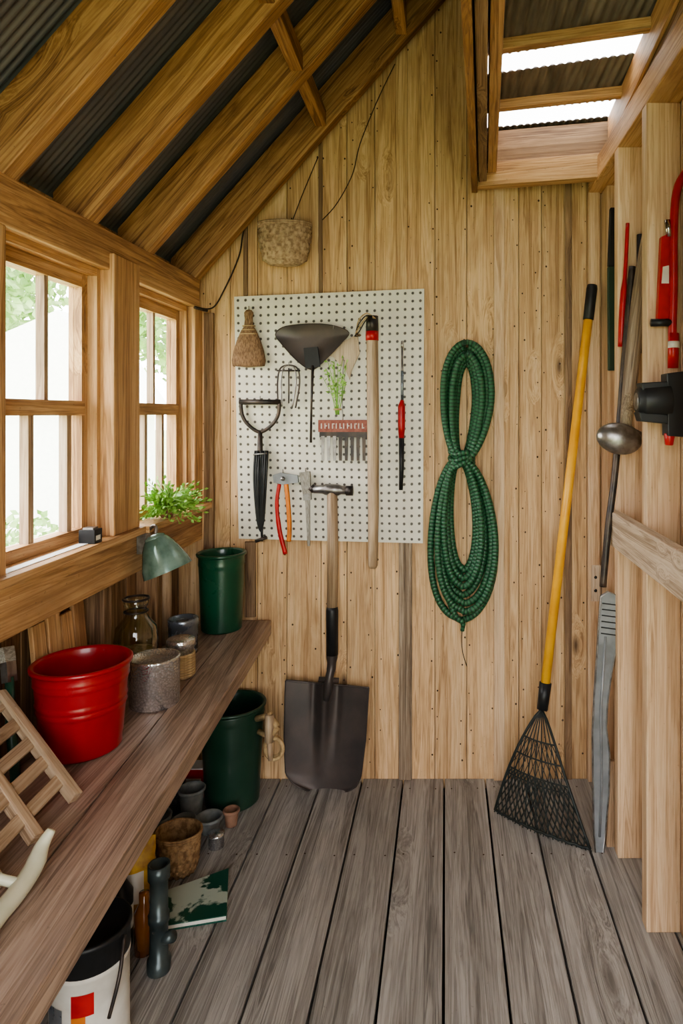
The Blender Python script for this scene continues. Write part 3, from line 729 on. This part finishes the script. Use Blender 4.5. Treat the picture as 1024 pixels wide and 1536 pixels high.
mb.tube([P(1010,500,y),P(1009,552,y)],.014,M_red2,12); mb.tube([P(1010,512,y),P(1010,522,y)],.015,M_white,12)
mb.prism([P(992,355,y),P(1004,350,y),P(1006,480,y),P(986,482,y)],(0,.02,0),M_red2)
mb.prism([P(994,400,y-.002),P(1003,398,y-.002),P(1003,425,y-.002),P(992,425,y-.002)],(0,.002,0),M_white)
mb.tube([P(976,484,y),P(1008,484,y)],.010,M_black,10); mb.tube([P(1000,330,y),P(1004,355,y)],.008,M_chrome,8)
mb.build('bolt_cutter')
mb=MB(); y=1.68
mb.prism([P(1000,560,y),P(1030,556,y),P(1030,656,y),P(1002,654,y)],(0,.05,0),M_black)
mb.tube([P(954,602,y+.03),P(962,602,y+.03),P(1002,600,y+.03)],[.030,.044,.046],M_black,20)
mb.tube([P(953,602,y+.03),P(956,602,y+.03)],.022,M_steel,16)
mb.prism([P(962,574,y),P(1002,572,y),P(1002,584,y),P(964,586,y)],(0,.05,0),M_black)
mb.prism([P(958,618,y),P(1002,622,y),P(1002,636,y),P(962,632,y)],(0,.05,0),M_black)
mb.tube([P(1004,650,y+.02),P(1003,668,y+.02)],[.014,.010],M_red2,10)
mb.build('cordless_drill',bevel=.003)

# ---------------------------------------------------------------- under shelf
mb=MB()
cv=[Vector((-.80,1.93,.001)),Vector((-.645,2.03,.001)),Vector((-.590,1.84,.001)),Vector((-.755,1.80,.001))]
mb.prism(cv,(0,0,.004),M_paper); mb.prism([p.lerp(sum(cv,Vector())/4,.02)+Vector((0,0,.004)) for p in cv],(0,0,.010),M_white); mb.prism([p+Vector((0,0,.014)) for p in cv],(0,0,.003),M_paper)
mb.prism([Vector((-.72,1.86,.0172)),Vector((-.64,1.87,.0172)),Vector((-.65,1.90,.0172)),Vector((-.72,1.89,.0172))],(0,0,.0004),M_white)
mb.build('garden_magazine')
basket('wicker_basket',(-.80,2.045,0),[(.001,.001),(.050,.002),(.058,.03),(.062,.08),(.066,.12)],M_wick2,.9,18,20)
def pot(name,c,h,rb,rt,mat): return bucket(name,c,h,rb,rt,mat,(),.003,seg=32)
pot('plant_pot',(-.915,2.15,0),.105,.035,.048,M_pot); pot('plant_pot.001',(-.855,2.30,0),.11,.030,.042,M_pot); pot('plant_pot.002',(-.94,2.045,0),.16,.032,.044,M_dgreen)
pot('plant_pot.003',(-.775,2.24,0),.05,.028,.040,M_pot); pot('plant_pot.004',(-.84,2.19,0),.07,.028,.036,M_pot)
pot('clay_cup',(-.712,2.27,0),.055,.018,.024,M_clay)
mb=MB(); mb.box(-.93,-.862,2.43,2.49,0,.10,M_red2); mb.box(-.925,-.87,2.429,2.43,.03,.07,M_white); mb.box(-.93,-.862,2.43,2.49,.10,.106,M_white); mb.build('red_seed_box',bevel=.003)
mb=MB(); mb.rev((-.705,1.68,0),[(0,0),(.027,0),(.028,.004),(.028,.03),(.022,.034),(.0215,.12),(.025,.122),(.025,.140),(.0215,.142),(.0215,.225),(.026,.227),(.026,.262),(.021,.262),(.021,.235),(0,.235)],M_pipe,24)
mb.tube([(-.705,1.68,.075),(-.665,1.665,.095)],[.012,.014],M_pipe,12); mb.build('drain_pipe_section')
mb=MB(); mb.rev((-.768,1.74,0),[(0,0),(.024,0),(.024,.10),(.012,.125),(.012,.15),(0,.151)],M_amber,20); mb.build('small_bottle')
mb=MB()
def bag(u,v):
    a=2*math.pi*u; r=.058*(1+.08*math.sin(5*a+v*4)); z=.23*v
    return Vector((-.845+r*math.cos(a)*(1 if v<.8 else 1.05),1.85+r*.7*math.sin(a)*(1-.85*max(0,(v-.7)/.3)),z))
mb.grid(bag,40,14,M_yelbag)
mb.grid(lambda u,v: bag(.70+.18*u,.3+.35*v)+Vector((.001,-.002,0)),10,4,M_white)
mb.build('yellow_seed_bag')
mb=MB(); pc_=(-.765,1.47)
mb.rev((pc_[0],pc_[1],0),[(0,0),(.078,0),(.080,.004),(.080,.02),(.078,.022),(.078,.20),(.080,.202),(.080,.212)],M_white,44)
mb.rev((pc_[0],pc_[1],0),[(.0795,.212),(.0795,.262),(.083,.264),(.083,.272),(.076,.275),(.072,.262),(0,.260)],M_black,44)
def lab(a0,a1,z0,z1,mat):
    mb.grid(lambda u,v:Vector((pc_[0]+.0787*math.cos(a0+(a1-a0)*u),pc_[1]+.0787*math.sin(a0+(a1-a0)*u),z0+(z1-z0)*v)),12,1,mat)
lab(-1.55,-1.0,.135,.180,M_red2); lab(-1.55,-1.2,.115,.135,M_orange); lab(-2.4,-1.8,.05,.15,M_blue); lab(-1.5,-.8,.06,.10,M_blue)
mb.tube(sm([(-.686,1.46,.255),(-.678,1.42,.20),(-.690,1.40,.13)],6),.004,M_iron,8)
mb.build('paint_can')
def rv(name,c,pr,mat,seg=24,more=None):
    m=MB(); m.rev(c,pr,mat,seg)
    if more: more(m)
    m.build(name)
rv('metal_tin.001',(-.91,1.70,0),[(0,0),(.055,0),(.055,.19),(.057,.192),(.057,.20),(0,.20)],M_blue)
rv('spray_bottle',(-.955,1.965,0),[(0,0),(.032,0),(.032,.2),(.018,.23),(.018,.26),(0,.26)],M_dgreen)
rv('metal_tin.002',(-.94,2.36,0),[(0,0),(.040,0),(.040,.11),(.036,.115),(.036,.13),(.040,.132),(.040,.145),(0,.147)],M_galv)
rv('small_glass_bottle',(-.862,1.965,0),[(0,0),(.026,0),(.027,.06),(.018,.085),(.014,.11),(.017,.112),(.017,.125),(0,.126)],M_amber)
rv('metal_tin.003',(-.725,2.16,0),[(0,0),(.024,0),(.024,.035),(.026,.036),(.026,.042),(0,.042)],M_galv)
rv('oil_bottle',(-.835,1.755,0),[(0,0),(.028,0),(.030,.01),(.030,.14),(.014,.17),(.014,.20),(.017,.202),(.017,.215),(0,.216)],M_black,24,lambda m:m.rev((-.835,1.755,.05),[(.0305,0),(.0305,.06)],M_white,24,cap=False))
rv('metal_tin.004',(-.93,1.80,0),[(0,0),(.035,0),(.035,.13),(.037,.132),(.037,.14),(0,.14)],M_red2)
mb=MB()
for j in range(4): mb.tube(ring((-.955,2.265,.012+j*.017),.030-.002*j,20),.009,M_twine,7,True)
mb.build('rope_coil')

# ---------------------------------------------------------------- outside
mb=MB(); mb.box(-60,40,-30,60,-.3,-.1,M_grass); mb.build('ground_lawn')
def tree(name,c,r,h,n,sz,mat=M_tree):
    mb=MB(); c=Vector(c)
    if h>.5: mb.tube([c,c+Vector((.1,0,h*.5)),c+Vector((0,.1,h))],[.16,.12,.08],M_trunk,8)
    for i in range(n):
        d=Vector((random.gauss(0,1),random.gauss(0,1),random.gauss(0,.8))).normalized()*r*random.uniform(.45,1)**.5
        p=c+Vector((0,0,h))+d
        if p.z<c.z: p.z=c.z+random.uniform(0,.2)
        mb.leaf(p,(random.uniform(-1,1),random.uniform(-1,1),random.uniform(-1,1)),sz,sz*.35,mat)
    mb.build(name,nonorm=True)
tree('garden_tree',(-8.2,11.0,-.1),1.9,3.9,4500,.18)
tree('garden_tree.001',(-13,17,-.1),2.4,5.0,3600,.26)
tree('garden_tree.002',(-5.6,15.5,-.1),1.6,3.6,2200,.22)
tree('garden_shrub',(-3.4,5.4,-.1),.50,.2,1100,.08); tree('garden_shrub.001',(-5.2,6.0,-.1),.55,.2,1100,.08); tree('garden_shrub.002',(-2.9,7.2,-.1),.5,.2,1000,.08)
mb=MB(); mb.hexa([(-7.2,8.2,-.1),(-4.0,8.2,-.1),(-4.0,9.4,-.1),(-7.2,9.4,-.1),(-7.2,8.2,1.4),(-4.0,8.2,1.4),(-4.0,9.4,1.4),(-7.2,9.4,1.4)],M_tent)
mb.prism([(-7.4,8.1,1.4),(-3.8,8.1,1.4),(-4.6,8.1,2.6)],(0,1.4,0),M_tent); mb.build('canvas_tent')

# ---------------------------------------------------------------- light: hazy sky, brightest towards the garden on the left
wd=bpy.data.worlds.new('sky'); sc.world=wd; wd.use_nodes=True; nt=wd.node_tree
bg=nt.nodes['Background']
tc=N(nt,'ShaderNodeTexCoord'); sp=N(nt,'ShaderNodeSeparateXYZ'); nt.links.new(tc.outputs['Generated'],sp.inputs[0])
nt.links.new(mrange(nt,sp.outputs[0],-1,1,13.0,6.0),bg.inputs[1])
nt.links.new(ramp(nt,mrange(nt,sp.outputs[0],-1,1,0,1),[(0,(1,.985,.95)),(1,(.95,.97,1))]),bg.inputs[0])
# camera
cd=bpy.data.cameras.new('camera'); cam=bpy.data.objects.new('camera',cd); sc.collection.objects.link(cam)
cam.location=(0,0,EYE); cam.rotation_euler=(math.pi/2,0,0); cd.lens=24; cd.sensor_width=36; cd.sensor_fit='AUTO'
cd.shift_x=-156/1536; cd.shift_y=-148/1536; cd.clip_start=.02
sc.camera=cam
sc.view_settings.view_transform='AgX'
try: sc.view_settings.look='AgX - Medium High Contrast'
except Exception as e: print(e)
sc.view_settings.exposure=.1
